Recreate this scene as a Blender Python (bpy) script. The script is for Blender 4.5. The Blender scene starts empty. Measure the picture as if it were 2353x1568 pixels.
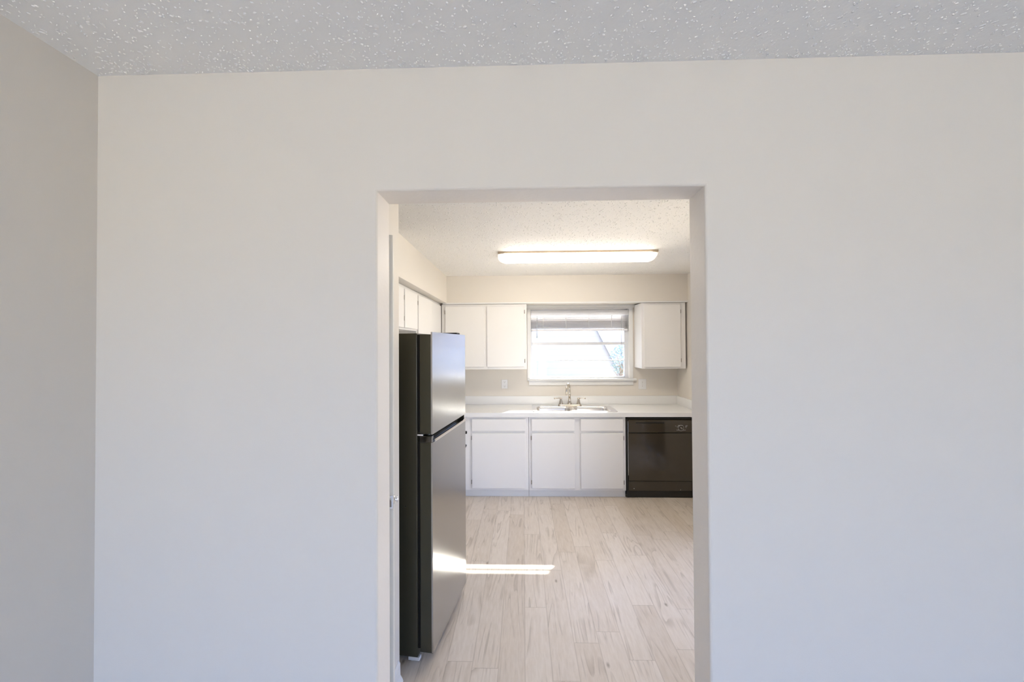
import bpy, bmesh, math, random
from mathutils import Vector, Matrix
random.seed(7)
S = bpy.context.scene
COL = S.collection

# ------------------------------------------------------------------ camera
cd = bpy.data.cameras.new('camera')
cam = bpy.data.objects.new('camera', cd)
COL.objects.link(cam)
cd.sensor_width = 36.0
cd.lens = 902.62 * 36.0 / 2353.0
cd.clip_start = 0.02
Rv = Vector((0.9995833, 0.02828724, -0.00575036))
Uv = Vector((0.00610466, -0.01245492, 0.9999038))
Fv = Vector((-0.0282129, 0.99952224, 0.01262241))
m3 = Matrix((Rv, Uv, -Fv)).transposed()
cam.matrix_world = Matrix.Translation((0, -1.1291, 1.6339)) @ m3.to_4x4()
S.camera = cam

# ------------------------------------------------------------------ exposure
S.view_settings.view_transform = 'Standard'
S.view_settings.look = 'None'
S.view_settings.gamma = 1.0
S.view_settings.use_curve_mapping = False
S.view_settings.exposure = 1.48

# ------------------------------------------------------------------ sky
W = bpy.data.worlds.new('sky')
S.world = W
W.use_nodes = True
nt = W.node_tree
nt.nodes.clear()
wo = nt.nodes.new('ShaderNodeOutputWorld')
bg = nt.nodes.new('ShaderNodeBackground')
tc = nt.nodes.new('ShaderNodeTexCoord')
sx = nt.nodes.new('ShaderNodeSeparateXYZ')
rp = nt.nodes.new('ShaderNodeValToRGB')
mr = nt.nodes.new('ShaderNodeMapRange')
mr.inputs[1].default_value = -0.25
mr.inputs[2].default_value = 0.9
nt.links.new(tc.outputs['Generated'], sx.inputs[0])
nt.links.new(sx.outputs[2], mr.inputs[0])
nt.links.new(mr.outputs[0], rp.inputs[0])
e = rp.color_ramp.elements
e[0].position = 0.0; e[0].color = (0.50, 0.42, 0.33, 1)
e[1].position = 1.0; e[1].color = (0.28, 0.43, 1.0, 1)
k = rp.color_ramp.elements.new(0.20); k.color = (0.62, 0.56, 0.48, 1)
k = rp.color_ramp.elements.new(0.27); k.color = (0.39, 0.57, 1.0, 1)
nt.links.new(rp.outputs[0], bg.inputs[0])
bg.inputs[1].default_value = 3.05
nt.links.new(bg.outputs[0], wo.inputs[0])

# ------------------------------------------------------------------ sun
SUN_DIR = Vector((-0.515, -1.0, -0.712)).normalized()
sl = bpy.data.lights.new('sun', 'SUN')
sl.energy = 14.0
sl.angle = math.radians(0.53)
sl.color = (1.0, 0.94, 0.86)
so = bpy.data.objects.new('sun', sl)
so.rotation_euler = (-SUN_DIR).to_track_quat('Z', 'Y').to_euler()
so.location = (6, 12, 9)
COL.objects.link(so)

def portal(name, loc, sxx, syy, direction):
    l = bpy.data.lights.new(name, 'AREA')
    l.shape = 'RECTANGLE'; l.size = sxx; l.size_y = syy
    l.cycles.is_portal = True
    o = bpy.data.objects.new(name, l)
    o.location = loc
    o.rotation_euler = (-Vector(direction)).to_track_quat('Z', 'Y').to_euler()
    COL.objects.link(o)
    return o

# added living-room window, added kitchen glass door and the sink window let the sky in
portal('window_portal', (0.48, -4.31, 1.2), 3.3, 1.95, (0, 1, 0))
portal('window_portal', (1.99, 1.45, 1.05), 1.25, 2.0, (-1, 0, 0))
portal('window_portal', (0.695, 3.87, 1.62), 1.25, 0.9, (0, -1, 0))

# ------------------------------------------------------------------ materials
MATS = {}
def principled(name, col, rough=0.5, metal=0.0, spec=0.5, coat=0.0):
    m = bpy.data.materials.new(name)
    m.use_nodes = True
    b = m.node_tree.nodes['Principled BSDF']
    b.inputs['Base Color'].default_value = (*col, 1)
    b.inputs['Roughness'].default_value = rough
    b.inputs['Metallic'].default_value = metal
    b.inputs['Specular IOR Level'].default_value = spec
    b.inputs['Coat Weight'].default_value = coat
    MATS[name] = m
    return m

def nodes(m):
    return m.node_tree.nodes, m.node_tree.links, m.node_tree.nodes['Principled BSDF']

def bump(m, scale, strength, dist, detail=2.0, stretch=(1, 1, 1), kind='NOISE'):
    N, L, B = nodes(m)
    tc = N.new('ShaderNodeTexCoord')
    mp = N.new('ShaderNodeMapping'); mp.inputs['Scale'].default_value = stretch
    t = N.new('ShaderNodeTexNoise')
    t.inputs['Scale'].default_value = scale; t.inputs['Detail'].default_value = detail
    bp = N.new('ShaderNodeBump')
    bp.inputs['Strength'].default_value = strength
    bp.inputs['Distance'].default_value = dist
    L.new(tc.outputs['Object'], mp.inputs[0]); L.new(mp.outputs[0], t.inputs[0])
    L.new(t.outputs[0], bp.inputs['Height']); L.new(bp.outputs[0], B.inputs['Normal'])
    return m

def tint_noise(m, c1, c2, scale=1.5, detail=3):
    N, L, B = nodes(m)
    tc = N.new('ShaderNodeTexCoord')
    t = N.new('ShaderNodeTexNoise'); t.inputs['Scale'].default_value = scale; t.inputs['Detail'].default_value = detail
    mx = N.new('ShaderNodeMix'); mx.data_type = 'RGBA'
    mx.inputs[6].default_value = (*c1, 1); mx.inputs[7].default_value = (*c2, 1)
    L.new(tc.outputs['Object'], t.inputs[0]); L.new(t.outputs[0], mx.inputs[0]); L.new(mx.outputs[2], B.inputs['Base Color'])

wall_m = bump(principled('wall_paint', (0.74, 0.70, 0.64), 0.55, spec=0.3), 260, 0.12, 0.0012)
tint_noise(wall_m, (0.80, 0.745, 0.665), (0.79, 0.74, 0.67), 1.2)
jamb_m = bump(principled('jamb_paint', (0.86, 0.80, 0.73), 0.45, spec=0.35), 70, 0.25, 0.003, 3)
white_m = bump(principled('cabinet_paint', (0.87, 0.85, 0.825), 0.28, spec=0.45), 30, 0.03, 0.002)
trim_m = principled('white_trim_paint', (0.83, 0.82, 0.80), 0.3)
door_m = principled('door_paint', (0.80, 0.77, 0.70), 0.4)
lam_m = principled('laminate', (0.87, 0.865, 0.85), 0.3)
plas_m = principled('white_plastic', (0.86, 0.85, 0.84), 0.3)
slat_m = principled('blind_vinyl', (0.93, 0.92, 0.92), 0.4)
_N, _L, _B = slat_m.node_tree.nodes, slat_m.node_tree.links, slat_m.node_tree.nodes['Principled BSDF']
_t = _N.new('ShaderNodeBsdfTranslucent'); _t.inputs[0].default_value = (0.97, 0.95, 0.95, 1)
_x = _N.new('ShaderNodeMixShader'); _x.inputs[0].default_value = 0.4
_L.new(_B.outputs[0], _x.inputs[1]); _L.new(_t.outputs[0], _x.inputs[2]); _L.new(_x.outputs[0], _N['Material Output'].inputs[0])
alu_m = principled('window_aluminium', (0.80, 0.81, 0.83), 0.35, 0.1)
blk_m = principled('black_gloss', (0.046, 0.036, 0.023), 0.14, spec=0.5, coat=0.3)
blk2_m = principled('black_matte', (0.022, 0.020, 0.016), 0.5, spec=0.35)
side_m = bump(principled('fridge_side_black', (0.058, 0.052, 0.031), 0.3, spec=0.35), 500, 0.15, 0.0006)
gask_m = principled('gasket_rubber', (0.012, 0.010, 0.008), 0.7, spec=0.2)
chrome_m = principled('chrome', (0.85, 0.85, 0.86), 0.08, 1.0)
nickel_m = principled('brushed_nickel', (0.62, 0.57, 0.50), 0.22, 1.0)
slot_m = principled('dark_slot', (0.12, 0.10, 0.09), 0.6)
brass_m = principled('hinge_metal', (0.34, 0.30, 0.26), 0.35, 0.8)
stain_m = bump(principled('stainless', (0.80, 0.79, 0.785), 0.24, 1.0), 60, 0.05, 0.001, 3, (1, 1, 8))
steel_m = bump(principled('fridge_steel', (0.43, 0.425, 0.42), 0.25, 1.0), 90, 0.06, 0.0015, 4)
grey_m = principled('grey_plastic', (0.45, 0.44, 0.42), 0.4)
seal_m = principled('white_cap', (0.82, 0.80, 0.77), 0.4)

def ceiling_mat():
    m = principled('ceiling_texture', (0.93, 0.905, 0.86), 0.7, spec=0.25)
    N, L, B = nodes(m)
    tc = N.new('ShaderNodeTexCoord')
    n3 = N.new('ShaderNodeTexNoise'); n3.inputs['Scale'].default_value = 90; n3.inputs['Detail'].default_value = 3
    L.new(tc.outputs['Object'], n3.inputs[0])
    bp = N.new('ShaderNodeBump'); bp.inputs['Strength'].default_value = 0.5; bp.inputs['Distance'].default_value = 0.0012
    L.new(n3.outputs[0], bp.inputs['Height']); L.new(bp.outputs[0], B.inputs['Normal'])
    return m
ceil_m = ceiling_mat()

def plank_mat():
    m = principled('vinyl_plank', (0.6, 0.52, 0.42), 0.32, spec=0.45)
    N, L, B = nodes(m)
    def math_(op, a, b=None, c=None):
        n = N.new('ShaderNodeMath'); n.operation = op
        for i, v in enumerate((a, b, c)):
            if v is None: continue
            if isinstance(v, (int, float)): n.inputs[i].default_value = v
            else: L.new(v, n.inputs[i])
        return n.outputs[0]
    tc = N.new('ShaderNodeTexCoord'); s = N.new('ShaderNodeSeparateXYZ'); L.new(tc.outputs['Object'], s.inputs[0])
    PW, PL = 0.135, 0.95
    u = math_('DIVIDE', s.outputs[0], PW)
    row = math_('FLOOR', u); fu = math_('FRACT', u)
    wn = N.new('ShaderNodeTexWhiteNoise'); wn.noise_dimensions = '1D'; L.new(row, wn.inputs['W'])
    v = math_('ADD', math_('DIVIDE', s.outputs[1], PL), wn.outputs['Value'])
    cell = math_('FLOOR', v); fv = math_('FRACT', v)
    cb = N.new('ShaderNodeCombineXYZ'); L.new(row, cb.inputs[0]); L.new(cell, cb.inputs[1])
    w2 = N.new('ShaderNodeTexWhiteNoise'); w2.noise_dimensions = '3D'; L.new(cb.outputs[0], w2.inputs['Vector'])
    # grain coordinates, shifted per plank
    off = N.new('ShaderNodeVectorMath'); off.operation = 'MULTIPLY_ADD'
    off.inputs[1].default_value = (13.0, 7.0, 5.0)
    L.new(w2.outputs['Color'], off.inputs[0]); L.new(tc.outputs['Object'], off.inputs[2])
    mp = N.new('ShaderNodeMapping'); mp.inputs['Scale'].default_value = (1, 0.13, 1); L.new(off.outputs[0], mp.inputs[0])
    g1 = N.new('ShaderNodeTexNoise'); g1.inputs['Scale'].default_value = 75; g1.inputs['Detail'].default_value = 6; g1.inputs['Roughness'].default_value = 0.65
    L.new(mp.outputs[0], g1.inputs[0])
    mp2 = N.new('ShaderNodeMapping'); mp2.inputs['Scale'].default_value = (1, 0.085, 1); L.new(off.outputs[0], mp2.inputs[0])
    g2 = N.new('ShaderNodeTexNoise'); g2.inputs['Scale'].default_value = 8; g2.inputs['Detail'].default_value = 2; g2.inputs['Distortion'].default_value = 0.5
    L.new(mp2.outputs[0], g2.inputs[0])
    # cathedral rings: bands of the slow noise
    rings = math_('FRACT', math_('MULTIPLY', g2.outputs[0], 9.0))
    ring = N.new('ShaderNodeMapRange'); ring.inputs[1].default_value = 0.0; ring.inputs[2].default_value = 0.34; ring.inputs[3].default_value = 1; ring.inputs[4].default_value = 0
    L.new(rings, ring.inputs[0])
    msk = N.new('ShaderNodeTexNoise'); msk.inputs['Scale'].default_value = 4.5; L.new(off.outputs[0], msk.inputs[0])
    mk = N.new('ShaderNodeMapRange'); mk.inputs[1].default_value = 0.44; mk.inputs[2].default_value = 0.58; L.new(msk.outputs[0], mk.inputs[0])
    ringm = math_('MULTIPLY', math_('MULTIPLY', ring.outputs[0], mk.outputs[0]), 0.36)
    # knots
    kv = N.new('ShaderNodeTexVoronoi'); kv.inputs['Scale'].default_value = 4.2
    mp3 = N.new('ShaderNodeMapping'); mp3.inputs['Scale'].default_value = (1.5, 0.7, 1); L.new(off.outputs[0], mp3.inputs[0]); L.new(mp3.outputs[0], kv.inputs[0])
    kr = N.new('ShaderNodeMapRange'); kr.inputs[1].default_value = 0.012; kr.inputs[2].default_value = 0.075; kr.inputs[3].default_value = 0.8; kr.inputs[4].default_value = 0
    L.new(kv.outputs['Distance'], kr.inputs[0])
    gr = N.new('ShaderNodeMapRange'); gr.inputs[1].default_value = 0.35; gr.inputs[2].default_value = 0.75
    L.new(g1.outputs[0], gr.inputs[0])
    base = N.new('ShaderNodeMix'); base.data_type = 'RGBA'
    base.inputs[6].default_value = (0.74, 0.665, 0.585, 1); base.inputs[7].default_value = (0.54, 0.45, 0.355, 1)
    tone = math_('ADD', math_('MULTIPLY', gr.outputs[0], 0.45), math_('MULTIPLY', w2.outputs['Value'], 0.4))
    L.new(tone, base.inputs[0])
    dk = N.new('ShaderNodeMix'); dk.data_type = 'RGBA'; dk.inputs[7].default_value = (0.20, 0.145, 0.09, 1)
    L.new(base.outputs[2], dk.inputs[6])
    # seams
    e1 = math_('MINIMUM', fu, math_('SUBTRACT', 1.0, fu))
    e2 = math_('MINIMUM', math_('MULTIPLY', fv, PL / PW), math_('MULTIPLY', math_('SUBTRACT', 1.0, fv), PL / PW))
    ed = math_('MINIMUM', e1, e2)
    sm = N.new('ShaderNodeMapRange'); sm.inputs[1].default_value = 0.008; sm.inputs[2].default_value = 0.028; sm.inputs[3].default_value = 0.25; sm.inputs[4].default_value = 0
    L.new(ed, sm.inputs[0])
    tot = math_('MINIMUM', math_('ADD', math_('MAXIMUM', ringm, kr.outputs[0]), sm.outputs[0]), 0.9)
    L.new(tot, dk.inputs[0])
    L.new(dk.outputs[2], B.inputs['Base Color'])
    bp = N.new('ShaderNodeBump'); bp.inputs['Strength'].default_value = 0.25; bp.inputs['Distance'].default_value = 0.001
    L.new(math_('SUBTRACT', g1.outputs[0], sm.outputs[0]), bp.inputs['Height']); L.new(bp.outputs[0], B.inputs['Normal'])
    return m
floor_m = plank_mat()

def glass_mat():
    m = bpy.data.materials.new('window_glass'); m.use_nodes = True
    N, L = m.node_tree.nodes, m.node_tree.links
    N.clear()
    o = N.new('ShaderNodeOutputMaterial'); t = N.new('ShaderNodeBsdfTransparent'); g = N.new('ShaderNodeBsdfGlossy')
    t.inputs[0].default_value = (0.95, 0.97, 0.97, 1); g.inputs['Roughness'].default_value = 0.02
    f = N.new('ShaderNodeFresnel'); f.inputs[0].default_value = 1.28
    x = N.new('ShaderNodeMixShader')
    L.new(f.outputs[0], x.inputs[0]); L.new(t.outputs[0], x.inputs[1]); L.new(g.outputs[0], x.inputs[2]); L.new(x.outputs[0], o.inputs[0])
    return m
glass_m = glass_mat()

def emis_mat(name, col, s, base=(0.9, 0.88, 0.84)):
    m = principled(name, base, 0.35)
    N, L, B = nodes(m)
    B.inputs['Emission Color'].default_value = (*col, 1)
    B.inputs['Emission Strength'].default_value = s
    return m
lens_m = emis_mat('lamp_lens', (1.0, 0.92, 0.81), 6.9)

def siding_mat():
    m = principled('neighbour_siding', (0.78, 0.80, 0.84), 0.6)
    N, L, B = nodes(m)
    tc = N.new('ShaderNodeTexCoord'); s = N.new('ShaderNodeSeparateXYZ'); L.new(tc.outputs['Object'], s.inputs[0])
    f = N.new('ShaderNodeMath'); f.operation = 'MULTIPLY'; f.inputs[1].default_value = 6.5; L.new(s.outputs[2], f.inputs[0])
    g = N.new('ShaderNodeMath'); g.operation = 'FRACT'; L.new(f.outputs[0], g.inputs[0])
    r = N.new('ShaderNodeMapRange'); r.inputs[1].default_value = 0; r.inputs[2].default_value = 0.12; L.new(g.outputs[0], r.inputs[0])
    x = N.new('ShaderNodeMix'); x.data_type = 'RGBA'; x.inputs[6].default_value = (0.195, 0.185, 0.175, 1); x.inputs[7].default_value = (0.235, 0.225, 0.21, 1)
    L.new(r.outputs[0], x.inputs[0]); L.new(x.outputs[2], B.inputs['Base Color'])
    return m
siding_m = siding_mat()
fence_m = principled('added_fence_paint', (0.50, 0.46, 0.43), 0.7)
leaf_m = principled('leaves', (0.16, 0.22, 0.16), 0.6)
bark_m = principled('bark', (0.2, 0.15, 0.11), 0.8)
grass_m = principled('yard_concrete', (0.48, 0.45, 0.40), 0.9)
tint_noise(grass_m, (0.88, 0.73, 0.48), (0.83, 0.70, 0.46), 2)

# ------------------------------------------------------------------ mesh helpers
def BM(): return bmesh.new()

def box(bm, x0, x1, y0, y1, z0, z1, bev=0.0, M=None, seg=2):
    r = bmesh.ops.create_cube(bm, size=1.0)
    vs = r['verts']
    for v in vs:
        v.co = Vector((x0 + (v.co.x + .5) * (x1 - x0), y0 + (v.co.y + .5) * (y1 - y0), z0 + (v.co.z + .5) * (z1 - z0)))
    if bev > 0:
        es = list({e for v in vs for e in v.link_edges})
        rr = bmesh.ops.bevel(bm, geom=es, offset=bev, segments=seg, profile=0.5, affect='EDGES')
        vs = list({v for f in rr['faces'] for v in f.verts} | {v for v in vs if v.is_valid})
    if M is not None:
        bmesh.ops.transform(bm, matrix=M, verts=vs)
    return vs

def tube(bm, pts, rad, seg=14, caps=True):
    pts = [Vector(p) for p in pts]
    rads = rad if isinstance(rad, (list, tuple)) else [rad] * len(pts)
    rings = []
    ref = None
    for i, p in enumerate(pts):
        a = pts[max(i - 1, 0)]; b = pts[min(i + 1, len(pts) - 1)]
        t = (b - a).normalized()
        if ref is None:
            ref = Vector((0, 0, 1)) if abs(t.z) < 0.9 else Vector((1, 0, 0))
        n = (ref - t * ref.dot(t)).normalized(); bn = t.cross(n); ref = n
        rings.append([bm.verts.new(p + (n * math.cos(2 * math.pi * k / seg) + bn * math.sin(2 * math.pi * k / seg)) * rads[i]) for k in range(seg)])
    for i in range(len(rings) - 1):
        for k in range(seg):
            f = bm.faces.new((rings[i][k], rings[i][(k + 1) % seg], rings[i + 1][(k + 1) % seg], rings[i + 1][k])); f.smooth = True
    if caps:
        bm.faces.new(rings[0][::-1]); bm.faces.new(rings[-1])

def lathe(bm, prof, c, seg=24, axis='Z'):
    rings = []
    for r, h in prof:
        ring = []
        for k in range(seg):
            a = 2 * math.pi * k / seg
            if axis == 'Z': co = (c[0] + r * math.cos(a), c[1] + r * math.sin(a), c[2] + h)
            elif axis == 'Y': co = (c[0] + r * math.cos(a), c[1] + h, c[2] + r * math.sin(a))
            else: co = (c[0] + h, c[1] + r * math.cos(a), c[2] + r * math.sin(a))
            ring.append(bm.verts.new(co))
        rings.append(ring)
    for i in range(len(rings) - 1):
        for k in range(seg):
            f = bm.faces.new((rings[i][k], rings[i][(k + 1) % seg], rings[i + 1][(k + 1) % seg], rings[i + 1][k])); f.smooth = True
    bm.faces.new(rings[0][::-1]); bm.faces.new(rings[-1])

def rrect(x0, x1, y0, y1, r, n=6):
    out = []
    for cx, cy, a0 in ((x1 - r, y1 - r, 0), (x0 + r, y1 - r, 90), (x0 + r, y0 + r, 180), (x1 - r, y0 + r, 270)):
        for k in range(n + 1):
            a = math.radians(a0 + 90 * k / n)
            out.append((cx + r * math.cos(a), cy + r * math.sin(a)))
    return out

def prism(bm, pts, axis, a, b):
    """extrude a 2-D outline along an axis"""
    def co(p, t):
        return {'X': (t, p[0], p[1]), 'Y': (p[0], t, p[1]), 'Z': (p[0], p[1], t)}[axis]
    A = [bm.verts.new(co(p, a)) for p in pts]; B = [bm.verts.new(co(p, b)) for p in pts]
    n = len(pts)
    for i in range(n): bm.faces.new((A[i], A[(i + 1) % n], B[(i + 1) % n], B[i]))
    bm.faces.new(A[::-1]); bm.faces.new(B)

def obj(name, bm, mat, parent=None, smooth=False):
    bmesh.ops.recalc_face_normals(bm, faces=bm.faces[:])
    me = bpy.data.meshes.new(name)
    bm.to_mesh(me); bm.free()
    if smooth:
        for p in me.polygons: p.use_smooth = True
    me.materials.append(mat)
    o = bpy.data.objects.new(name, me)
    COL.objects.link(o)
    if parent is not None:
        o.parent = parent
        o.matrix_parent_inverse = world(parent).inverted()
    return o

def world(o):
    m = Matrix.LocRotScale(o.location, o.rotation_euler, o.scale)
    return (world(o.parent) @ o.matrix_parent_inverse @ m) if o.parent else m

def bx(name, mat, parent, *a, bev=0.002, M=None):
    bm = BM(); box(bm, *a, bev=bev, M=M)
    return obj(name, bm, mat, parent)

def tag(o, label, cat, group=None):
    o['label'] = label; o['category'] = cat
    if group: o['group'] = group
    return o

def struct(o): o['kind'] = 'structure'; return o

def thing(name, label, cat, loc=(0, 0, 0), group=None):
    o = bpy.data.objects.new(name, None); COL.objects.link(o)
    o.location = loc; o.empty_display_size = 0.1
    return tag(o, label, cat, group)

# ------------------------------------------------------------------ room shell
H = 2.448
XL = -1.265           # left wall
KF = 3.73             # kitchen far wall face
KR = 1.885            # kitchen right wall face
LR, LB = 3.1, -4.2    # living room right / back
T = 0.112
bm = BM(); box(bm, XL - .15, LR + .15, LB - .15, KF + .16, -0.14, 0.0)
struct(obj('floor', bm, floor_m))
bm = BM(); box(bm, XL - .15, LR + .15, LB - .15, KF + .16, H, H + 0.12)
ceil_o = struct(obj('ceiling', bm, ceil_m))
def splatter(o):
    """raised plaster splatter on the underside, as real geometry"""
    vs, fs = [], []
    rg_ = random.Random(3)
    def patch(x0, x1, y0, y1, dens, edge=None):
        n = int((x1 - x0) * (y1 - y0) * dens)
        for i in range(n):
            x = rg_.uniform(x0, x1); y = rg_.uniform(y0, y1)
            if edge is not None and rg_.random() < .10: y = edge - abs(rg_.gauss(0, .018)) - .004
            L = (.0012 + .0045 * rg_.random() ** 1.6) * (1.5 if rg_.random() < .12 else 1); Wd = L * rg_.uniform(.3, .8); h = rg_.uniform(.0010, .0030)
            a0 = rg_.uniform(0, math.pi); ca, sa = math.cos(a0), math.sin(a0)
            b = len(vs); k = 7
            for ring, zz_ in ((1.0, H + .0005), (.72, H - h * .7)):
                for j in range(k):
                    a = 2 * math.pi * j / k; rr = ring * rg_.uniform(.6, 1.3)
                    px, py = math.cos(a) * L * rr, math.sin(a) * Wd * rr
                    vs.append((x + px * ca - py * sa, y + px * sa + py * ca, zz_))
            vs.append((x, y, H - h))
            for j in range(k):
                j2 = (j + 1) % k
                fs.append((b + j, b + j2, b + k + j2, b + k + j)); fs.append((b + k + j, b + k + j2, b + 2 * k))
    patch(XL + .01, LR, -.45, -.004, 4200, 0)
    patch(XL + .01, LR, -1.3, -.45, 1500)
    patch(-.88, KR - .01, T + .01, 3.40, 2300)
    me = bpy.data.meshes.new('ceiling')
    bm = bmesh.new(); bm.from_mesh(o.data); 
    me2 = bpy.data.meshes.new('tmp'); me2.from_pydata(vs, [], fs)
    me2.polygons.foreach_set('use_smooth', [True] * len(me2.polygons))
    bm.from_mesh(me2)
    bm.to_mesh(me); bm.free(); bpy.data.meshes.remove(me2)
    me.materials.append(ceil_m)
    old = o.data; o.data = me; bpy.data.meshes.remove(old)
splatter(ceil_o)
bm = BM(); box(bm, XL - .15, XL, LB - .15, KF + .16, 0, H)
struct(obj('wall_left', bm, wall_m))

# dividing wall with the cased opening, bull-nosed corner beads
OX0, OX1, OZ = -0.4244, 0.5211, 2.0886
bm = BM()
def wall_with_hole(bm, x0, x1, z0, z1, y0, y1, hx0, hx1, hz0, hz1):
    xs = [x0, hx0, hx1, x1]; zs = sorted({z0, hz0, hz1, z1})
    g = {}
    for y in (y0, y1):
        for x in xs:
            for z in zs: g[(x, y, z)] = bm.verts.new((x, y, z))
    def inside(i, j): return xs[i] == hx0 and zs[j] >= hz0 and zs[j + 1] <= hz1
    for i in range(3):
        for j in range(len(zs) - 1):
            if inside(i, j): continue
            for y in (y0, y1):
                bm.faces.new([g[(xs[i], y, zs[j])], g[(xs[i + 1], y, zs[j])], g[(xs[i + 1], y, zs[j + 1])], g[(xs[i], y, zs[j + 1])]])
    def strip(pairs):
        for (a, b) in pairs:
            bm.faces.new([g[(a[0], y0, a[1])], g[(b[0], y0, b[1])], g[(b[0], y1, b[1])], g[(a[0], y1, a[1])]])
    zi = [z for z in zs if hz0 <= z <= hz1]
    strip([((hx0, zi[k]), (hx0, zi[k + 1])) for k in range(len(zi) - 1)])
    strip([((hx1, zi[k]), (hx1, zi[k + 1])) for k in range(len(zi) - 1)])
    strip([((hx0, hz1), (hx1, hz1))])
    if hz0 > z0: strip([((hx0, hz0), (hx1, hz0))])
    strip([((xs[i], z1), (xs[i + 1], z1)) for i in range(3)])
    strip([((xs[i], z0), (xs[i + 1], z0)) for i in range(3) if not (i == 1 and hz0 <= z0)])
    strip([((x0, zs[j]), (x0, zs[j + 1])) for j in range(len(zs) - 1)])
    strip([((x1, zs[j]), (x1, zs[j + 1])) for j in range(len(zs) - 1)])
RB = .008
prof_ = []
for k in range(5):
    th = math.radians(90 * k / 4); prof_.append((RB * (1 - math.sin(th)), RB * (1 - math.cos(th))))
prof_ += [(d_, T - y_) for d_, y_ in prof_[::-1]]
rings_ = []
for d_, y_ in prof_:
    rings_.append([bm.verts.new(c) for c in ((OX0 - d_, y_, 0), (OX0 - d_, y_, OZ + d_), (OX1 + d_, y_, OZ + d_), (OX1 + d_, y_, 0))])
jf = []
for i in range(len(rings_) - 1):
    for j in range(3):
        f = bm.faces.new((rings_[i][j], rings_[i][j + 1], rings_[i + 1][j + 1], rings_[i + 1][j]))
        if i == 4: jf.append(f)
outer_ = []
for y_, r_ in ((0, rings_[0]), (T, rings_[-1])):
    o_ = [bm.verts.new(c) for c in ((XL, y_, 0), (XL, y_, H), (LR, y_, H), (LR, y_, 0))]
    bm.faces.new((o_[0], o_[1], r_[1], r_[0])); bm.faces.new((o_[1], o_[2], r_[2], r_[1])); bm.faces.new((o_[2], o_[3], r_[3], r_[2]))
    outer_.append(o_)
for j in range(3): bm.faces.new((outer_[0][j], outer_[0][j + 1], outer_[1][j + 1], outer_[1][j]))
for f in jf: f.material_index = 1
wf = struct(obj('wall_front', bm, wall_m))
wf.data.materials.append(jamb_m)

# kitchen far wall with window hole
WX0, WX1, WZ0, WZ1 = 0.09, 1.30, 1.228, 2.085
bm = BM(); wall_with_hole(bm, XL, KR + .12, 0, H, KF, KF + .16, WX0, WX1, WZ0, WZ1)
struct(obj('wall_far', bm, wall_m))
bm = BM()
DY0, DY1, DZ = 0.85, 2.05, 2.04
box(bm, KR, KR + .12, T, DY0, 0, H); box(bm, KR, KR + .12, DY1, KF, 0, H); box(bm, KR, KR + .12, DY0, DY1, DZ, H)
struct(obj('wall_right', bm, wall_m))
# unseen glass door added in the kitchen's right wall to bring in daylight
d2 = bpy.data.objects.new('added_door', None); COL.objects.link(d2); d2.location = (KR, 1.45, 0); struct(d2)
bm = BM()
for a_, b_, c_, d_ in ((DY0, DY0 + .05, 0, DZ), (DY1 - .05, DY1, 0, DZ), (DY0 + .05, DY1 - .05, DZ - .05, DZ), (DY0 + .05, DY1 - .05, 0, .05), (DY0 + .05, DY1 - .05, .95, 1.0)):
    box(bm, KR + .04, KR + .09, a_, b_, c_, d_, .002)
obj('door_frame', bm, alu_m, d2)
bm = BM(); box(bm, KR + .062, KR + .066, DY0 + .04, DY1 - .04, .04, DZ - .04); obj('door_pane', bm, glass_m, d2)
# living room walls beyond the frame
bm = BM(); box(bm, LR, LR + .15, LB - .15, T, 0, H)
struct(obj('wall_living_right', bm, wall_m))
bm = BM(); wall_with_hole(bm, XL, LR, 0, H, LB - .15, LB, -1.15, 2.1, 0.22, 2.15)
struct(obj('wall_back', bm, wall_m))
# closet that fills the kitchen corner beside the refrigerator: front wall with door opening
CX = -0.621
bm = BM()
box(bm, CX - .09, CX, T, 0.145, 0, H)
box(bm, CX - .09, CX, 0.70, 0.818, 0, H)
box(bm, CX - .09, CX, 0.145, 0.70, 2.05, H)
box(bm, XL, CX - .09, 0.70, 0.818, 0, H)
struct(obj('wall_closet', bm, wall_m))
# soffit above the upper cabinets
SZ = 2.135
bm = BM()
prism(bm, [(XL, 1.585), (-0.885, 1.585), (-0.885, 3.405), (KR, 3.405), (KR, KF), (XL, KF)], 'Z', SZ, H)
struct(obj('wall_soffit', bm, wall_m))
# baseboards
def baseboard(name, x0, x1, y0, y1):
    bm = BM(); box(bm, x0, x1, y0, y1, 0, .098, bev=.004)
    return struct(obj(name, bm, trim_m))
baseboard('baseboard_left', XL, XL + .014, LB, -0.001)
baseboard('baseboard_front', XL + .014, OX0 - .002, -.014, 0)
baseboard('baseboard_front_right', OX1 + .002, LR, -.014, 0)
bm = BM(); prism(bm, [(CX, 0), (CX + .026, 0), (CX + .022, .012), (CX + .012, .03), (CX + .011, .085), (CX + .004, .098), (CX, .098)], 'Y', .705, .795)
struct(obj('baseboard_closet', bm, trim_m))
baseboard('baseboard_right', KR - .014, KR, 2.07, 3.1)

# thin white moulding under the far soffit
bm = BM(); box(bm, 0.045, 1.365, 3.70, KF, 2.098, SZ, bev=.003)
struct(obj('trim_1', bm, trim_m))
bm = BM(); box(bm, -0.93, KR, 3.398, 3.425, SZ - .012, SZ + .004, bev=.002)
struct(obj('trim_2', bm, trim_m))

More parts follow.
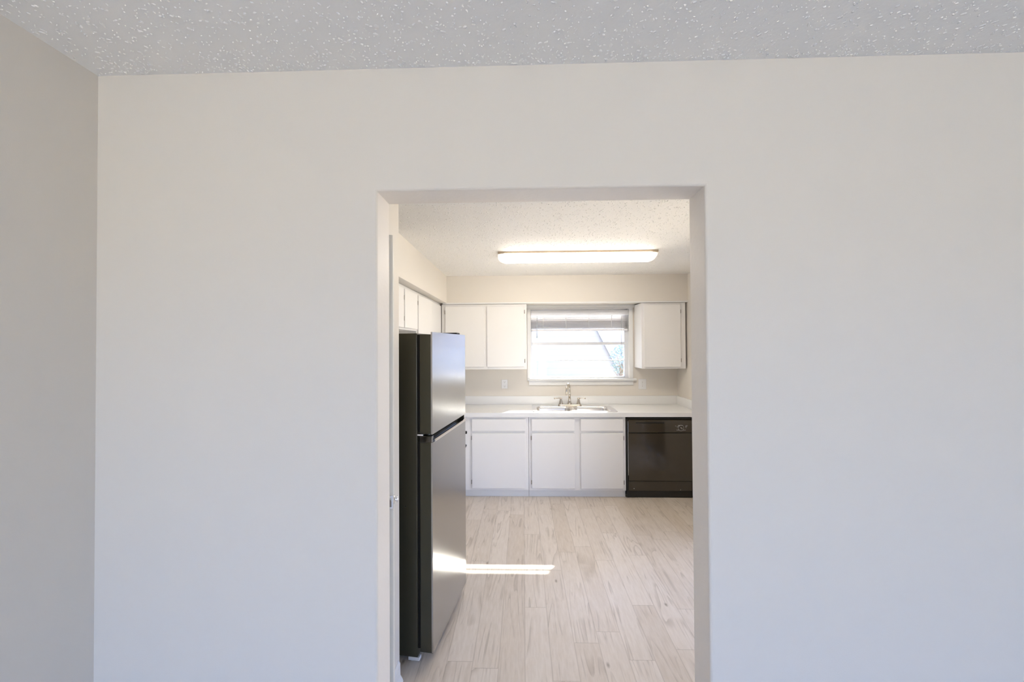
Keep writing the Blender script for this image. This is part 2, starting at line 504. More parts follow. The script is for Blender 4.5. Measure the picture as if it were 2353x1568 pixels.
# ------------------------------------------------------------------ kitchen window
win = bpy.data.objects.new('window_1', None); COL.objects.link(win); win.location = (.695, KF, WZ0); struct(win)
win['label'] = 'white-framed window above the kitchen sink'
GY = 3.795
bm = BM()
box(bm, WX0 + .0005, WX0 + .024, GY - .02, GY + .03, WZ0 + .0015, WZ1 - .0005, .002)
box(bm, WX1 - .045, WX1 - .0005, GY - .02, GY + .03, WZ0 + .0015, WZ1 - .0005, .002)
box(bm, WX0 + .0242, WX1 - .0452, GY - .02, GY + .03, WZ0 + .0015, WZ0 + .022, .002)
box(bm, WX0 + .0242, WX1 - .0452, GY - .02, GY + .03, WZ1 - .03, WZ1 - .0005, .002)
obj('window_frame', bm, alu_m, win)
bx('meeting_rail', alu_m, win, WX0 + .0242, WX1 - .0452, GY - .03, GY + .02, 1.642, 1.676)
bx('glazing_bar', alu_m, win, WX0 + .0242, WX1 - .0452, GY - .012, GY + .012, 1.444, 1.456)
bm = BM(); box(bm, WX0 + .02, WX1 - .03, GY + .003, GY + .006, WZ0 + .015, WZ1 - .02)
obj('window_pane', bm, glass_m, win)
bm = BM(); prism(bm, [(KF - .045, 1.207), (KF - .048, 1.222), (KF - .04, 1.229), (GY - .02, 1.229), (GY - .02, 1.207)], 'X', 0.052, 1.375)
obj('window_sill', bm, trim_m, win)
bx('sill_apron', trim_m, win, 0.068, 1.345, KF - .018, KF, 1.150, 1.207, bev=.003)
bm = BM()
box(bm, 0.050, WX0 + .002, KF - .014, KF - .0005, 1.2295, 2.0825, .003)
box(bm, WX1 - .002, 1.345, KF - .014, KF - .0005, 1.2295, 2.0825, .003)
box(bm, 0.050, 1.345, KF - .014, KF - .0005, 2.083, 2.0975, .003)
box(bm, WX0 + .0005, WX0 + .004, KF + .0005, GY - .0205, 1.2295, 2.0845)
box(bm, WX1 - .004, WX1 - .0005, KF + .0005, GY - .0205, 1.2295, 2.0845)
obj('window_casing', bm, trim_m, win)

# window blind, drawn up
bl = thing('window_blind', 'white slatted blind pulled up at the top of the sink window', 'window blind', (.695, 3.755, 2.08))
BX0, BX1 = WX0 + .008, WX1 - .01
bx('valance', slat_m, bl, BX0 - .004, BX1 + .002, 3.722, 3.734, 2.008, 2.068, bev=.003)
bx('head_rail', slat_m, bl, BX0, BX1, 3.736, 3.77, 2.03, 2.068, bev=.002)
zz = 1.992
def slat(z, tilt, gap):
    bm = BM()
    n = 5
    for i in range(1):
        prof = []
        for k in range(n + 1):
            t = k / n - .5
            prof.append((3.755 + t * .045, z + .003 * math.cos(t * math.pi) + t * tilt))
        low = [(p[0], p[1] - .0022) for p in prof[::-1]]
        prism(bm, prof + low, 'X', BX0 + .004, BX1 - .004)
    return obj('slat', bm, slat_m, bl)
for i in range(4):
    slat(1.990 - i * .021, -.030, 0)
for i in range(9):
    slat(1.918 - i * .0085, -.0085, 0)
bx('bottom_rail', slat_m, bl, BX0 + .003, BX1 - .003, 3.735, 3.775, 1.815, 1.838, bev=.003)
for x in (.25, .53, .81, 1.09):
    bm = BM(); tube(bm, [(x, 3.731, 2.01), (x, 3.731, 1.835)], .0022, 6)
    for z in (1.995, 1.972, 1.95): box(bm, x - .006, x + .006, 3.728, 3.733, z - .003, z + .003, .001)
    obj('ladder_cord', bm, plas_m, bl)
bm = BM()
tube(bm, [(1.205, 3.728, 2.0), (1.207, 3.726, 1.6), (1.21, 3.724, 1.42)], .0018, 6)
lathe(bm, [(.002, 0), (.007, -.012), (.008, -.03), (.003, -.04)], (1.21, 3.724, 1.42), 10)
tube(bm, [(1.213, 3.729, 2.0), (1.2, 3.727, 1.6), (1.203, 3.724, 1.30)], .0016, 6)
lathe(bm, [(.002, 0), (.006, -.01), (.007, -.025), (.003, -.034)], (1.203, 3.724, 1.30), 10)
obj('pull_cord', bm, principled('cord', (.55, .56, .6), .6), bl)
bm = BM(); tube(bm, [(.175, 3.73, 2.0), (.172, 3.727, 1.76)], .0028, 8); lathe(bm, [(.003, 0), (.006, -.01), (.006, -.03), (.003, -.034)], (.172, 3.727, 1.765), 10)
obj('tilt_wand', bm, principled('clear_wand', (.5, .55, .6), .3), bl)

# unseen living-room window added behind the viewer to supply daylight
w2 = bpy.data.objects.new('added_window', None); COL.objects.link(w2); w2.location = (.75, LB, .22); struct(w2)
bm = BM()
for a in ((-1.15, -1.09, .22, 2.15), (2.04, 2.1, .22, 2.15), (-1.09, 2.04, .22, .27), (-1.09, 2.04, 2.10, 2.15), (.44, .5, .27, 2.1)):
    box(bm, a[0], a[1], LB - .1, LB - .05, a[2], a[3], .003)
obj('window_frame', bm, alu_m, w2)
bm = BM(); box(bm, -1.11, 2.06, LB - .078, LB - .074, .25, 2.12)
obj('window_pane', bm, glass_m, w2)

# unseen low eave shaped to cut off the sun stripe, and ground outside
bm = BM(); box(bm, XL - .4, KR + .12, KF + .16, 4.50, 1.975, 2.04, .004)
struct(obj('trim_sun_cutoff', bm, trim_m))
bm = BM(); box(bm, KR + .12, 3.9, T + .01, 6.2, 2.34, 2.44, .004)  # unseen roof added to keep the sun out of the glass door
struct(obj('trim_sun_blocker', bm, trim_m))
bm = BM(); box(bm, -30, 30, -30, 40, -.34, -.16)
struct(obj('ground_outside', bm, grass_m))

# ------------------------------------------------------------------ closet door ajar
D = bpy.data.objects.new('door_1', None); COL.objects.link(D); D.location = (-0.60, .695, 0); struct(D)
D['label'] = 'white closet door standing ajar behind the left jamb'
p0 = Vector((-0.4275, .152, 0)); p1 = Vector((-0.602, .69, 0))
dv = (p1 - p0); L_ = dv.length; dv.normalize(); nv = Vector((-dv.y, dv.x, 0))  # towards -x
MD = Matrix(((dv.x, nv.x, 0, p0.x), (dv.y, nv.y, 0, p0.y), (0, 0, 1, 0), (0, 0, 0, 1)))
bx('door_leaf', door_m, D, 0, L_, 0, .035, .012, 2.003, bev=.002, M=MD)
bm = BM(); box(bm, -.0016, .001, .001, .032, 1.103, 1.147, .0007, M=MD)
lp_ = obj('latch_plate', bm, nickel_m, D)
bm = BM(); prism(bm, [(-.001, .006), (-.013, .006), (-.001, .022)], 'Z', 1.114, 1.136)
bmesh.ops.transform(bm, matrix=MD, verts=bm.verts)
obj('latch_bolt', bm, chrome_m, lp_)
bm = BM(); lathe(bm, [(.015, 0), (.015, -.002), (.007, -.004), (.007, -.007), (.011, -.009), (.010, -.013), (.004, -.015)], (0, 0, 0), 20, 'Y')
bmesh.ops.transform(bm, matrix=MD @ Matrix.Translation((.024, 0, 1.125)), verts=bm.verts)
obj('door_pull', bm, chrome_m, D)

# ------------------------------------------------------------------ refrigerator
FA = math.radians(7.4)
F0 = Vector((-0.470, 0.890, 0))
fr = thing('refrigerator', 'tall black refrigerator with two steel-fronted doors beside the opening', 'refrigerator', tuple(F0))
fd = Vector((math.sin(FA), math.cos(FA), 0)); fn = Vector((math.cos(FA), -math.sin(FA), 0))   # along width, outward
# local: x = outward from door face (0 at the face, negative into the body), y = along width
MF = Matrix(((fn.x, fd.x, 0, F0.x), (fn.y, fd.y, 0, F0.y), (0, 0, 1, 0), (0, 0, 0, 1)))
FW, FH = 0.618, 1.709
BD = .58
bx('body', side_m, fr, -.085 - BD, -.085, .004, FW - .004, .025, FH - .006, bev=.004, M=MF)
bm = BM(); box(bm, -.086, -.070, .012, FW - .012, .07, 1.135, 0, M=MF); box(bm, -.086, -.070, .012, FW - .012, 1.185, FH - .014, 0, M=MF)
obj('gasket', bm, gask_m, fr)
def steel_door(name, z0, z1, handle):
    # black inner shell with lowered end caps
    dz = bx(name, side_m, fr, -.070, -.006, .001, FW - .001, z0, z1 - (.012 if name == 'freezer_door' else 0), bev=.004, M=MF)
    # gently bowed steel skin
    bm = BM()
    n = 1
    prof = []
    for k in range(n + 1):
        y = FW * k / n
        b = 0.0
        prof.append((b, y))
    pts = prof + [(-.008, FW), (-.008, 0)]
    A = [bm.verts.new((MF @ Vector((p[0], p[1], z0 - .0005)))) for p in pts]
    B = [bm.verts.new((MF @ Vector((p[0], p[1], z1)))) for p in pts]
    m = len(pts)
    for i in range(m):
        bm.faces.new((A[i], A[(i + 1) % m], B[(i + 1) % m], B[i]))
    bm.faces.new(A[::-1]); bm.faces.new(B)
    sk = obj('door_skin', bm, steel_m, dz)
    sk['label'] = 'reflective steel door face'
    return dz
steel_door('freezer_door', 1.180, FH, False)
low = steel_door('fridge_door', .058, 1.136, True)
# recessed grip on the top edge of the lower door
bm = BM()
box(bm, -.070, -.034, .001, FW - .001, 1.136, 1.170, .001, M=MF)
box(bm, -.070, -.004, .001, .030, 1.136, 1.170, .003, M=MF)
box(bm, -.0338, -.006, FW - .016, FW - .001, 1.1365, 1.1795, .001, M=MF)
gp = obj('grip_recess', bm, blk_m, low); gp['label'] = 'glossy black recessed door grip'
bm = BM()
prism(bm, [(-.012, 1.136), (.004, 1.136), (.006, 1.140), (.003, 1.150), (-.001, 1.151), (-.004, 1.142)], 'Y', .028, FW - .004)
bmesh.ops.transform(bm, matrix=MF, verts=bm.verts)
tp = obj('grip_lip', bm, chrome_m, low); tp['label'] = 'chrome lip of door grip'
bx('hinge_cover', blk2_m, fr, -.13, -.03, FW - .09, FW - .02, FH - .008, FH + .014, bev=.004, M=MF)
bx('middle_hinge', chrome_m, fr, -.082, -.050, -.003, .02, 1.171, 1.179, bev=.001, M=MF)
for yy in (.03, FW - .06):
    bm = BM(); lathe(bm, [(.017, 0), (.019, .005), (.012, .010), (.010, .06)], (0, 0, 0), 14)
    bmesh.ops.transform(bm, matrix=MF @ Matrix.Translation((-.12, yy, 0)), verts=bm.verts)
    f = obj('levelling_foot', bm, seal_m, fr); f['label'] = 'pale levelling foot'
bx('foot_bracket', seal_m, fr, -.135, -.075, .0, .028, .012, .028, bev=.002, M=MF)
bm = BM(); lathe(bm, [(.004, 0), (.005, -.002), (.001, -.003)], (0, 0, 0), 10, 'Y')
bmesh.ops.transform(bm, matrix=MF @ Matrix.Translation((-.15, .004, .80)), verts=bm.verts)
obj('side_screw', bm, blk2_m, fr)

# ------------------------------------------------------------------ cabinets
def hinge(parent, x0, y0, z, ax, sgn=1):
    bm = BM()
    if ax == 'Y':   # cabinet faces -y
        box(bm, x0 - .004, x0 + .004, y0 - .010, y0, z - .022, z + .022, .0015)
        tube(bm, [(x0, y0 - .011, z - .018), (x0, y0 - .011, z + .018)], .0035, 8)
    else:
        box(bm, x0, x0 + .010, y0 - .004, y0 + .004, z - .022, z + .022, .0015)
        tube(bm, [(x0 + .011, y0, z - .018), (x0 + .011, y0, z + .018)], .0035, 8)
    h = obj('hinge', bm, brass_m, parent); h['label'] = 'small dark metal hinge'
    return h

def face_door(name, parent, x0, x1, z0, z1, y, th=.018):
    return bx(name, white_m, parent, x0, x1, y - th, y - .0005, z0, z1, bev=.004)

def face_grid(bm, x0, x1, z0, z1, stiles, rails, y0, y1, axis='Y'):
    """stiles run full height, rails sit between them"""
    def bb(a, b, c, d):
        if axis == 'Y': box(bm, a, b, y0, y1, c, d, .0006, seg=1)
        else: box(bm, y0, y1, a, b, c, d, .0006, seg=1)
    st = sorted(stiles)
    for a, b in st: bb(a, b, z0, z1)
    for i in range(len(st) - 1):
        for c, d in rails: bb(st[i][1] + .0002, st[i + 1][0] - .0002, c, d)

# far wall, upper, left of the window
UF = 3.428
c = thing('wall_cabinet', 'white two-door wall cabinet left of the kitchen window', 'cabinet', (-.43, KF, 1.363))
bm = BM()
YB = UF + .020
ZT = SZ - .013
box(bm, -0.947, 0.042, YB, KF - .001, 1.365, 1.380); box(bm, -0.947, 0.042, YB, KF - .001, ZT - .018, ZT - .001)
box(bm, 0.026, 0.042, YB, KF - .001, 1.3805, ZT - .0185); box(bm, -0.947, -0.931, YB, KF - .001, 1.3805, ZT - .0185)
box(bm, -0.930, 0.0255, KF - .016, KF - .001, 1.3805, ZT - .0185)
face_grid(bm, -0.948, 0.043, 1.363, ZT, [(-0.948, -0.895), (-0.460, -0.408), (0.004, 0.043)], [(1.363, 1.403), (2.085, ZT)], UF, UF + .0195)
obj('carcass', bm, white_m, c)
d = face_door('door', c, -0.905, -0.450, 1.393, 2.095, UF); hinge(d, -.909, UF, 2.03, 'Y'); hinge(d, -.909, UF, 1.46, 'Y')
d = face_door('door', c, -0.418, 0.014, 1.393, 2.095, UF); hinge(d, .018, UF, 2.03, 'Y'); hinge(d, .018, UF, 1.46, 'Y')

# far wall, upper, right of the window
c = thing('wall_cabinet', 'white single-door wall cabinet right of the kitchen window', 'cabinet', (1.62, KF, 1.363))
XA, XB = 1.362, 1.862
bm = BM()
box(bm, XA + .001, XB - .001, YB, KF - .001, 1.365, 1.380); box(bm, XA + .001, XB - .001, YB, KF - .001, ZT - .018, ZT - .001)
box(bm, XA + .001, XA + .016, YB, KF - .001, 1.3805, ZT - .0185); box(bm, XB - .016, XB - .001, YB, KF - .001, 1.3805, ZT - .0185)
box(bm, XA + .0165, XB - .0165, KF - .016, KF - .001, 1.3805, ZT - .0185)
face_grid(bm, XA, XB, 1.363, ZT, [(XA, XA + .032), (XB - .070, XB)], [(1.363, 1.395), (2.088, ZT)], UF, UF + .0195)
obj('carcass', bm, white_m, c)
d = face_door('door', c, 1.383, 1.802, 1.383, 2.098, UF)
hinge(d, 1.806, UF, 2.02, 'Y'); hinge(d, 1.806, UF, 1.46, 'Y')

# left run: short cabinet over the range and full-height corner cabinet
LF = -0.968
def left_cab(label, y0, y1, z0, doors, ajar=()):
    c = thing('wall_cabinet', label, 'cabinet', (XL, (y0 + y1) / 2, z0))
    bm = BM(); zt = SZ - .004
    xb = LF - .020
    box(bm, XL + .001, xb, y0 + .001, y1 - .001, z0 + .002, z0 + .018); box(bm, XL + .001, xb, y0 + .001, y1 - .001, zt - .018, zt - .001)
    box(bm, XL + .001, xb, y0 + .001, y0 + .017, z0 + .0185, zt - .0185); box(bm, XL + .001, xb, y1 - .017, y1 - .001, z0 + .0185, zt - .0185)
    box(bm, XL + .001, XL + .012, y0 + .0175, y1 - .0175, z0 + .0185, zt - .0185)
    mids = [(doors[i][1] - .008, doors[i + 1][0] + .008) for i in range(len(doors) - 1)]
    face_grid(bm, y0, y1, z0, zt, [(y0, y0 + .035)] + mids + [(y1 - .03, y1)], [(z0, z0 + .035), (zt - .04, zt)], LF - .0195, LF, 'X')
    obj('carcass', bm, white_m, c)
    for (a, b, ang) in doors:
        bm = BM()
        box(bm, .0005, .018, 0, b - a, z0 + .015, zt - .028, .003)
        M = Matrix.Translation((LF, a, 0)) @ Matrix.Rotation(-math.radians(ang), 4, 'Z')
        bmesh.ops.transform(bm, matrix=M, verts=bm.verts)
        d = obj('door', bm, white_m, c)
        hinge(d, LF, a - .004, zt - .10, 'X'); hinge(d, LF, a - .004, z0 + .09, 'X')
    return c
left_cab('short white wall cabinet over the range, above the refrigerator', 1.60, 2.405, 1.772, [(1.615, 1.985, 0), (2.012, 2.39, 0)])
left_cab('tall white corner wall cabinet, its first door slightly ajar', 2.407, UF - .002, 1.365, [(2.425, 2.865, 2.2), (2.915, UF - .022, 0)])

# base cabinets on the far wall
BF, BZ = 3.128, .869
def base_cab(label, x0, x1, cols, group=None):
    c = thing('base_cabinet', label, 'cabinet', ((x0 + x1) / 2, 3.4, 0))
    bm = BM()
    yb = BF + .020
    box(bm, x0 + .018, x1 - .018, yb, KF - .018, .10, .118)
    box(bm, x0 + .001, x0 + .017, yb, KF - .002, .0765, BZ - .001); box(bm, x1 - .017, x1 - .001, yb, KF - .002, .0765, BZ - .001)
    box(bm, x0 + .0175, x1 - .0175, KF - .016, KF - .002, .0765, BZ - .001)
    sts = [(x0, cols[0][0] + .010)] + [(cols[i][1] - .010, cols[i + 1][0] + .010) for i in range(len(cols) - 1)] + [(cols[-1][1] - .010, x1)]
    face_grid(bm, x0, x1, .0765, BZ - .0005, sts, [(.0765, .115), (.832, BZ - .0005), (.683, .727)], BF, BF + .0195)
    obj('carcass', bm, white_m, c)
    bx('toe_kick', trim_m, c, x0, x1, 3.158, 3.172, 0, .075, bev=.001)
    for (a, b, hs) in cols:
        face_door('drawer', c, a, b, .716, .845, BF, .017)
        d = face_door('door', c, a, b, .102, .692, BF, .017)
        hx = a - .004 if hs < 0 else b + .004
        hinge(d, hx, BF, .64, 'Y'); hinge(d, hx, BF, .165, 'Y')
    return c
base_cab('white base cabinet left of the sink, beside the refrigerator', -0.652, 0.052, [(-0.560, 0.018, -1)])
base_cab('white two-door base cabinet under the stainless sink', 0.055, 1.092, [(0.086, 0.548, -1), (0.610, 1.066, 1)])
# left-run corner base cabinet behind the refrigerator
c = thing('base_cabinet', 'white corner base cabinet beyond the range, behind the refrigerator', 'cabinet', (-.95, 2.8, 0))
bm = BM(); box(bm, XL + .002, -.665, 2.43, BF - .005, .075, BZ, .002); obj('carcass', bm, white_m, c)
bx('toe_kick', trim_m, c, XL + .002, -.72, 2.43, BF - .005, 0, .075)
bx('door', white_m, c, -.665, -.648, 2.47, 3.05, .102, .692); bx('drawer', white_m, c, -.665, -.648, 2.47, 3.05, .716, .845)

# ------------------------------------------------------------------ countertop with sink cut-out
SX0, SX1, SY0, SY1 = 0.118, 1.005, 3.165, 3.628
ct = thing('countertop', 'white laminate countertop running along the window wall', 'countertop', (.6, 3.4, BZ))
CZ0, CZ1, CF = BZ, .914, 3.100
bm = BM()
box(bm, XL + .002, SX0, CF, KF - .001, CZ0, CZ1, 0); box(bm, SX1, KR - .001, CF, KF - .001, CZ0, CZ1, 0)
box(bm, SX0, SX1, CF, SY0, CZ0, CZ1, 0); box(bm, SX0, SX1, SY1, KF - .001, CZ0, CZ1, 0)
box(bm, XL + .002, -.635, 2.415, CF, CZ0, CZ1, 0)
bmesh.ops.remove_doubles(bm, verts=bm.verts, dist=.0005)
obj('worktop', bm, lam_m, ct)
bm = BM()
box(bm, XL + .02, KR - .02, KF - .020, KF - .001, CZ1, 1.017, .003)
box(bm, KR - .020, KR - .001, CF + .01, KF - .001, CZ1, 1.017, .003)
box(bm, XL + .002, XL + .02, 2.415, KF - .001, CZ1, 1.017, .003)
obj('backsplash', bm, lam_m, ct)

# ------------------------------------------------------------------ sink
sk = thing('kitchen_sink', 'stainless double-bowl sink set in the white countertop', 'sink', (.56, 3.4, CZ1))
bowls = [(0.150, 0.537, 3.195, 3.520), (0.577, 0.972, 3.195, 3.520)]
bm = BM()
def loop(bm, pts, z): 
    vs = [bm.verts.new((p[0], p[1], z)) for p in pts]
    return vs
def ledges(bm, vs): return [bm.edges.new((vs[i], vs[(i + 1) % len(vs)])) for i in range(len(vs))]
ro = loop(bm, rrect(SX0 - .016, SX1 + .016, SY0 - .016, SY1 + .010, .03), CZ1 + .0055)
eds = ledges(bm, ro)
bl_loops = []
for b in bowls:
    v = loop(bm, rrect(*b, .055, 8), CZ1 + .0050); bl_loops.append(v); eds += ledges(bm, v)
bmesh.ops.triangle_fill(bm, use_beauty=True, use_dissolve=False, edges=eds)
lo = loop(bm, rrect(SX0 - .019, SX1 + .019, SY0 - .019, SY1 + .013, .033), CZ1 + .0004)
for i in range(len(ro)):
    bm.faces.new((ro[i], ro[(i + 1) % len(ro)], lo[(i + 1) % len(ro)], lo[i]))
obj('sink_deck', bm, stain_m, sk)
for b, top in zip(bowls, range(2)):
    bm = BM(); prev = None
    prof = [(0, CZ1 + .0050), (.004, CZ1 + .001), (.010, CZ1 - .02), (.018, CZ1 - .12), (.028, CZ1 - .155), (.055, CZ1 - .172), (.12, CZ1 - .178)]
    for ins, z in prof:
        v = loop(bm, rrect(b[0] + ins, b[1] - ins, b[2] + ins, b[3] - ins, max(.055 - ins * .3, .03), 8), z)
        if prev:
            for i in range(len(v)):
                f = bm.faces.new((prev[i], prev[(i + 1) % len(v)], v[(i + 1) % len(v)], v[i])); f.smooth = True
        prev = v
    bm.faces.new(prev)
    bo = obj('bowl', bm, stain_m, sk)
    cx, cy = (b[0] + b[1]) / 2, (b[2] + b[3]) / 2
    bm = BM(); lathe(bm, [(.044, 0), (.042, .004), (.03, .002), (.028, -.004)], (cx, cy, CZ1 - .1775), 20)
    obj('drain', bm, chrome_m, bo)

# ------------------------------------------------------------------ faucet
fx, fy, fz = .548, 3.572, CZ1 + .006
fa = thing('faucet', 'brushed nickel gooseneck faucet with two lever handles', 'faucet', (fx, fy, fz))
bm = BM()
pr = rrect(fx - .135, fx + .142, fy - .028, fy + .028, .027, 8)
A = loop(bm, pr, fz - .001); B_ = loop(bm, pr, fz + .012)
C_ = loop(bm, [(fx + (p[0] - fx) * .96, fy + (p[1] - fy) * .82) for p in pr], fz + .020)
for P, Q in ((A, B_), (B_, C_)):
    for i in range(len(P)):
        f = bm.faces.new((P[i], P[(i + 1) % len(P)], Q[(i + 1) % len(P)], Q[i])); f.smooth = True
bm.faces.new(C_); bm.faces.new(A[::-1])
obj('base_plate', bm, nickel_m, fa)
bm = BM()
lathe(bm, [(.026, .018), (.024, .03), (.017, .055), (.014, .075), (.0165, .08), (.0165, .086), (.012, .09)], (fx, fy, fz), 20)
path = [(fx, fy, fz + .085), (fx, fy, fz + .16)]
R_ = .062
ux, uy = -.38, -.92
for k in range(0, 13):
    a = math.pi * k / 12 * 1.02
    s = R_ * (1 - math.cos(a)); path.append((fx + ux * s, fy + uy * s, fz + .185 + R_ * math.sin(a) * 1.25))
e_ = path[-1]; path.append((e_[0] - .003, e_[1] - .003, e_[2] - .028))
tube(bm, path, [.0125] * 6 + [.0115] * (len(path) - 6), 16)
lathe(bm, [(.0135, .012), (.0145, 0), (.0135, -.012), (.010, -.013)], (e_[0] - .003, e_[1] - .003, e_[2] - .028), 16)
obj('spout', bm, nickel_m, fa)
for s_, nx in ((-1, fx - .102), (1, fx + .107)):
    bm = BM()
    lathe(bm, [(.026, .018), (.024, .024), (.019, .045), (.014, .070), (.0125, .078), (.015, .082), (.014, .090), (.006, .094)], (nx, fy, fz), 20)
    hd = obj('handle', bm, nickel_m, fa)
    bm = BM()
    tube(bm, [(nx - s_ * .006, fy, fz + .088), (nx + s_ * .03, fy - .004, fz + .089), (nx + s_ * .06, fy - .008, fz + .087), (nx + s_ * .082, fy - .011, fz + .086)], [.0058, .005, .006, .0085], 12)
    obj('lever', bm, nickel_m, hd)

# ------------------------------------------------------------------ dishwasher
dx0, dx1 = 1.097, KR - .01
dw = thing('dishwasher', 'glossy black dishwasher under the right end of the countertop', 'dishwasher', (1.45, 3.4, 0))
DX1 = 1.80
bm = BM(); box(bm, dx0 + .006, DX1, 3.15, KF - .03, .02, .856, .002); obj('tub', bm, blk2_m, dw)
bm = BM()
box(bm, dx0 + .002, dx0 + .016, 3.118, 3.15, .018, .857, .001); box(bm, DX1 - .004, DX1 + .012, 3.118, 3.15, .018, .857, .001); box(bm, dx0 + .002, DX1 + .012, 3.118, 3.15, .845, .857, .001)
obj('outer_frame', bm, blk2_m, dw)
dd = bx('door_panel', blk_m, dw, dx0 + .022, DX1 - .006, 3.116, 3.15, .186, .694, bev=.003)
bx('edge_strip', chrome_m, dw, dx0 + .017, dx0 + .0205, 3.113, 3.149, .245, .822, bev=.0008)
bm = BM()
# control panel, rolled at top, curved lower lip
prism(bm, [(3.116, .698), (3.108, .705), (3.106, .80), (3.110, .825), (3.122, .838), (3.15, .840), (3.15, .698)], 'X', dx0 + .020, DX1 - .004)
cp = obj('control_panel', bm, blk_m, dw)
bx('vent_slot', gask_m, cp, dx0 + .10, dx0 + .40, 3.1045, 3.109, .800, .812, bev=.001)
kx, kz = 1.672, .752
bm = BM(); lathe(bm, [(.026, .0), (.026, -.004), (.021, -.006), (.019, -.022), (.014, -.024)], (kx, 3.1065, kz), 24, 'Y')
kn = obj('dial', bm, blk_m, cp)
bm = BM(); box(bm, -.0018, .0018, -.0265, -.0235, -.004, .018, .0005, M=Matrix.Translation((kx, 3.1065, kz)) @ Matrix.Rotation(math.radians(-55), 4, 'Y'))
obj('dial_pointer', bm, chrome_m, kn)
bm = BM()
lathe(bm, [(.030, 0), (.030, -.0015), (.0275, -.0015), (.0275, 0)], (kx, 3.1065, kz), 28, 'Y')
obj('dial_ring', bm, chrome_m, kn)
for x0_, x1_, z_ in ((1.640, 1.690, .779), (1.646, 1.666, .771), (1.625, 1.655, .729), (1.690, 1.722, .729), (1.628, 1.642, .764), (1.715, 1.735, .768), (1.716, 1.730, .755), (1.612, 1.620, .772), (1.720, 1.742, .776)):
    bx('cycle_mark', grey_m, cp, x0_, x1_, 3.1045, 3.1066, z_ - .0011, z_ + .0011, bev=0)
lp = bx('lower_panel', blk_m, dw, dx0 + .022, DX1 - .006, 3.128, 3.152, .075, .180, bev=.003)
bx('toe_panel', blk2_m, dw, dx0 + .014, DX1 + .004, 3.138, 3.16, .004, .072, bev=.002)
for x in (dx0 + .08, DX1 - .13):
    bm = BM(); lathe(bm, [(.0045, 0), (.004, -.002), (.001, -.003)], (x, 3.128, .10 if x < 1.3 else .088), 10, 'Y'); obj('screw', bm, chrome_m, lp)

# ------------------------------------------------------------------ range behind the refrigerator
rg = thing('range', 'black and white kitchen range mostly hidden behind the refrigerator', 'stove', (-.92, 2.02, 0))
RF = -.575
bx('oven_body', plas_m, rg, XL + .03, RF, 1.635, 2.395, .09, .895, bev=.004)
bx('cooktop', blk_m, rg, XL + .02, RF + .01, 1.632, 2.398, .896, .915, bev=.004)
bx('back_panel', plas_m, rg, XL + .003, XL + .07, 1.635, 2.395, .915, 1.08, bev=.004)
bx('oven_door', blk_m, rg, RF, RF + .03, 1.645, 2.385, .25, .80, bev=.004)
bx('storage_drawer', plas_m, rg, RF, RF + .02, 1.645, 2.385, .06, .235, bev=.004)
for y in (1.72, 1.84, 2.18, 2.37):
    bm = BM(); lathe(bm, [(.022, 0), (.021, .012), (.016, .030), (.013, .064), (.011, .070)], (RF, y, .865), 18, 'X'); obj('burner_knob', bm, blk2_m, rg)
bm = BM(); tube(bm, [(RF + .03, 1.70, .76), (RF + .065, 1.70, .76), (RF + .065, 2.33, .76), (RF + .03, 2.33, .76)], .009, 10)
obj('oven_handle', bm, blk2_m, rg)

# ------------------------------------------------------------------ ceiling light
cl = thing('ceiling_light', 'long glowing fluorescent ceiling light above the kitchen', 'ceiling light', (.46, 2.34, H))
LX0, LX1, LY0, LY1 = -.215, 1.160, 2.232, 2.425
bx('base_pan', principled('pan_shadow_tan', (.45, .36, .26), .5), cl, LX0 + .004, LX1 - .004, LY0 + .002, LY1 - .002, H - .018, H - .0005, bev=.001)  # pan coloured tan to draw the brown shadow line above the lens
pf = [(LY0, H - .019), (LY0 + .006, H - .036), (LY0 + .026, H - .060), (LY0 + .055, H - .076), ((LY0 + LY1) / 2, H - .082), (LY1 - .055, H - .076), (LY1 - .026, H - .060), (LY1 - .006, H - .036), (LY1, H - .019)]
bm = BM(); prism(bm, pf, 'X', LX0 + .055, LX1 - .055)
for f in bm.faces: f.smooth = len(f.verts) == 4
ln = obj('lens', bm, lens_m, cl); ln['label'] = 'glowing warm white lens'
for a, b in ((LX0 + .055, LX0), (LX1 - .055, LX1)):
    bm = BM()
    cy, cz = (LY0 + LY1) / 2, H - .019
    prev = None
    for t in (0, .4, .75, .93, 1):
        s = math.sqrt(max(0, 1 - t * t * .55)); s2 = math.sqrt(max(0, 1 - t * t * .80))
        v = [bm.verts.new((a + (b - a) * t, cy + (p[0] - cy) * s, cz + (p[1] - cz) * s2)) for p in pf]
        if prev:
            for i in range(len(v)):
                f = bm.faces.new((prev[i], prev[(i + 1) % len(v)], v[(i + 1) % len(v)], v[i])); f.smooth = True
        prev = v
    bm.faces.new(prev)
    e2_ = obj('end_cap', bm, MATS.get('lamp_cap') or emis_mat('lamp_cap', (1.0, .86, .66), .35), cl)
    e2_['label'] = 'cream translucent end cap'

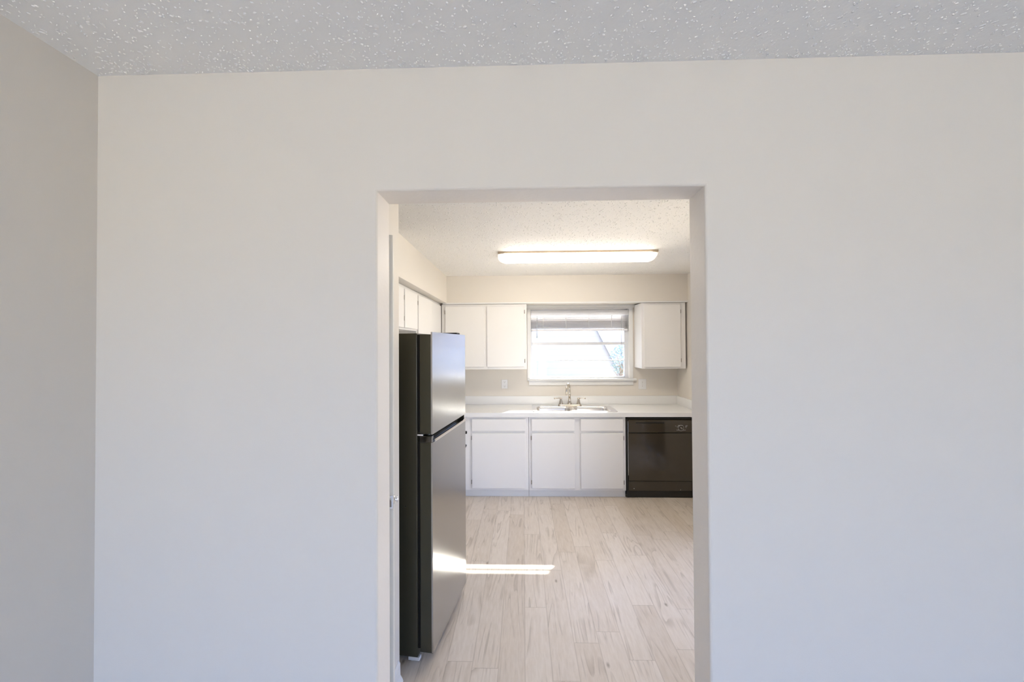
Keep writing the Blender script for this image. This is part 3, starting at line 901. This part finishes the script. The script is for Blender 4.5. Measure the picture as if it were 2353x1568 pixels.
# ------------------------------------------------------------------ outlet and switch plates
def plate(name, label, cat, x, z, w, h):
    t = thing(name, label, cat, (x, KF, z))
    bm = BM(); box(bm, x - w / 2, x + w / 2, KF - .007, KF - .0005, z - h / 2, z + h / 2, .003); obj('cover_plate', bm, plas_m, t)
    return t
t = plate('wall_outlet', 'white double outlet under the left wall cabinet', 'outlet', -.232, 1.163, .076, .112)
for dz in (-.026, .026):
    bm = BM(); prism(bm, [(-.232 + p[0], 1.163 + dz + p[1]) for p in rrect(-.017, .017, -.015, .015, .009, 4)], 'Y', KF - .0095, KF - .006)
    r = obj('receptacle', bm, plas_m, t)
    bm = BM()
    for s in (-.007, .007): box(bm, -.232 + s - .001, -.232 + s + .001, KF - .0102, KF - .009, 1.163 + dz - .002, 1.163 + dz + .007)
    lathe(bm, [(.0025, 0), (.0025, -.001)], (-.232, KF - .0092, 1.163 + dz - .008), 10, 'Y')
    obj('slots', bm, slot_m, r)
t = plate('light_switch', 'white switch plate right of the window sill', 'switch', 1.455, 1.158, .094, .125)
bx('toggle', plas_m, t, 1.449, 1.461, KF - .016, KF - .006, 1.150, 1.170, bev=.002)
for z in (1.182, 1.134):
    bm = BM(); lathe(bm, [(.003, 0), (.003, -.001), (.001, -.0015)], (1.455, KF - .007, z), 10, 'Y')
    obj('screw', bm, slot_m, t)

# ------------------------------------------------------------------ outside the sink window
hs = thing('neighbour_house', 'pale sided house outside the kitchen window', 'house', (.3, 8.5, -.16))
bm = BM(); prism(bm, [(-3.3, -.16), (2.90, -.16), (.30, 4.95), (-3.3, 4.95)], 'Y', 8.5, 13.5)
obj('wall', bm, siding_m, hs)
bm = BM(); prism(bm, [(2.89, -.16), (3.0, -.16), (.40, 5.05), (-3.4, 5.05), (-3.4, 4.94), (.29, 4.94)], 'Y', 8.42, 13.6)
obj('roof_edge', bm, siding_m, hs)
fe = thing('added_fence', 'pale board fence added beyond the neighbour house to cover bright sky', 'fence', (6, 14.2, -.16))
bm = BM()  # fence added to cut the bright sky mirrored in the refrigerator
for i in range(58):
    box(bm, 1.0 + i * .24, 1.0 + i * .24 + .2385, 14.2, 14.22, -.16, 2.62)
obj('boards', bm, fence_m, fe)
bx('rail', fence_m, fe, 1.0, 14.9, 14.221, 14.26, 2.2, 2.29)
bx('rail', fence_m, fe, 1.0, 14.9, 14.221, 14.26, .3, .39)
tr = thing('shrub', 'bluish leafy shrub outside, at the right of the window', 'shrub', (2.15, 7.4, -.16))
bm = BM()
tube(bm, [(2.15, 7.4, -.16), (2.14, 7.42, .5), (2.12, 7.4, 1.1)], [.04, .03, .018], 8)
for k in range(14):
    a = random.uniform(0, 6.28); r = random.uniform(.08, .26)
    tube(bm, [(2.13, 7.4, .7 + .03 * k), (2.1 + r * math.cos(a), 7.4 + r * math.sin(a), 1.25 + random.uniform(-.1, .35))], [.01, .003], 5)
obj('stem', bm, bark_m, tr)
bm = BM()
for k in range(750):
    a = random.uniform(0, 6.28); q = random.random() ** .5
    z = random.uniform(-1, 1)
    c3 = Vector((2.1 + .24 * q * math.cos(a) * math.sqrt(1 - z * z * .8), 7.4 + .24 * q * math.sin(a), 1.33 + .30 * z))
    d1 = Vector((random.gauss(0, 1), random.gauss(0, 1), random.gauss(0, 1))).normalized(); d2 = d1.orthogonal().normalized()
    v = [bm.verts.new(c3 + d1 * .024), bm.verts.new(c3 + d2 * .01), bm.verts.new(c3 - d1 * .024), bm.verts.new(c3 - d2 * .01)]
    bm.faces.new(v)
obj('foliage', bm, leaf_m, tr)
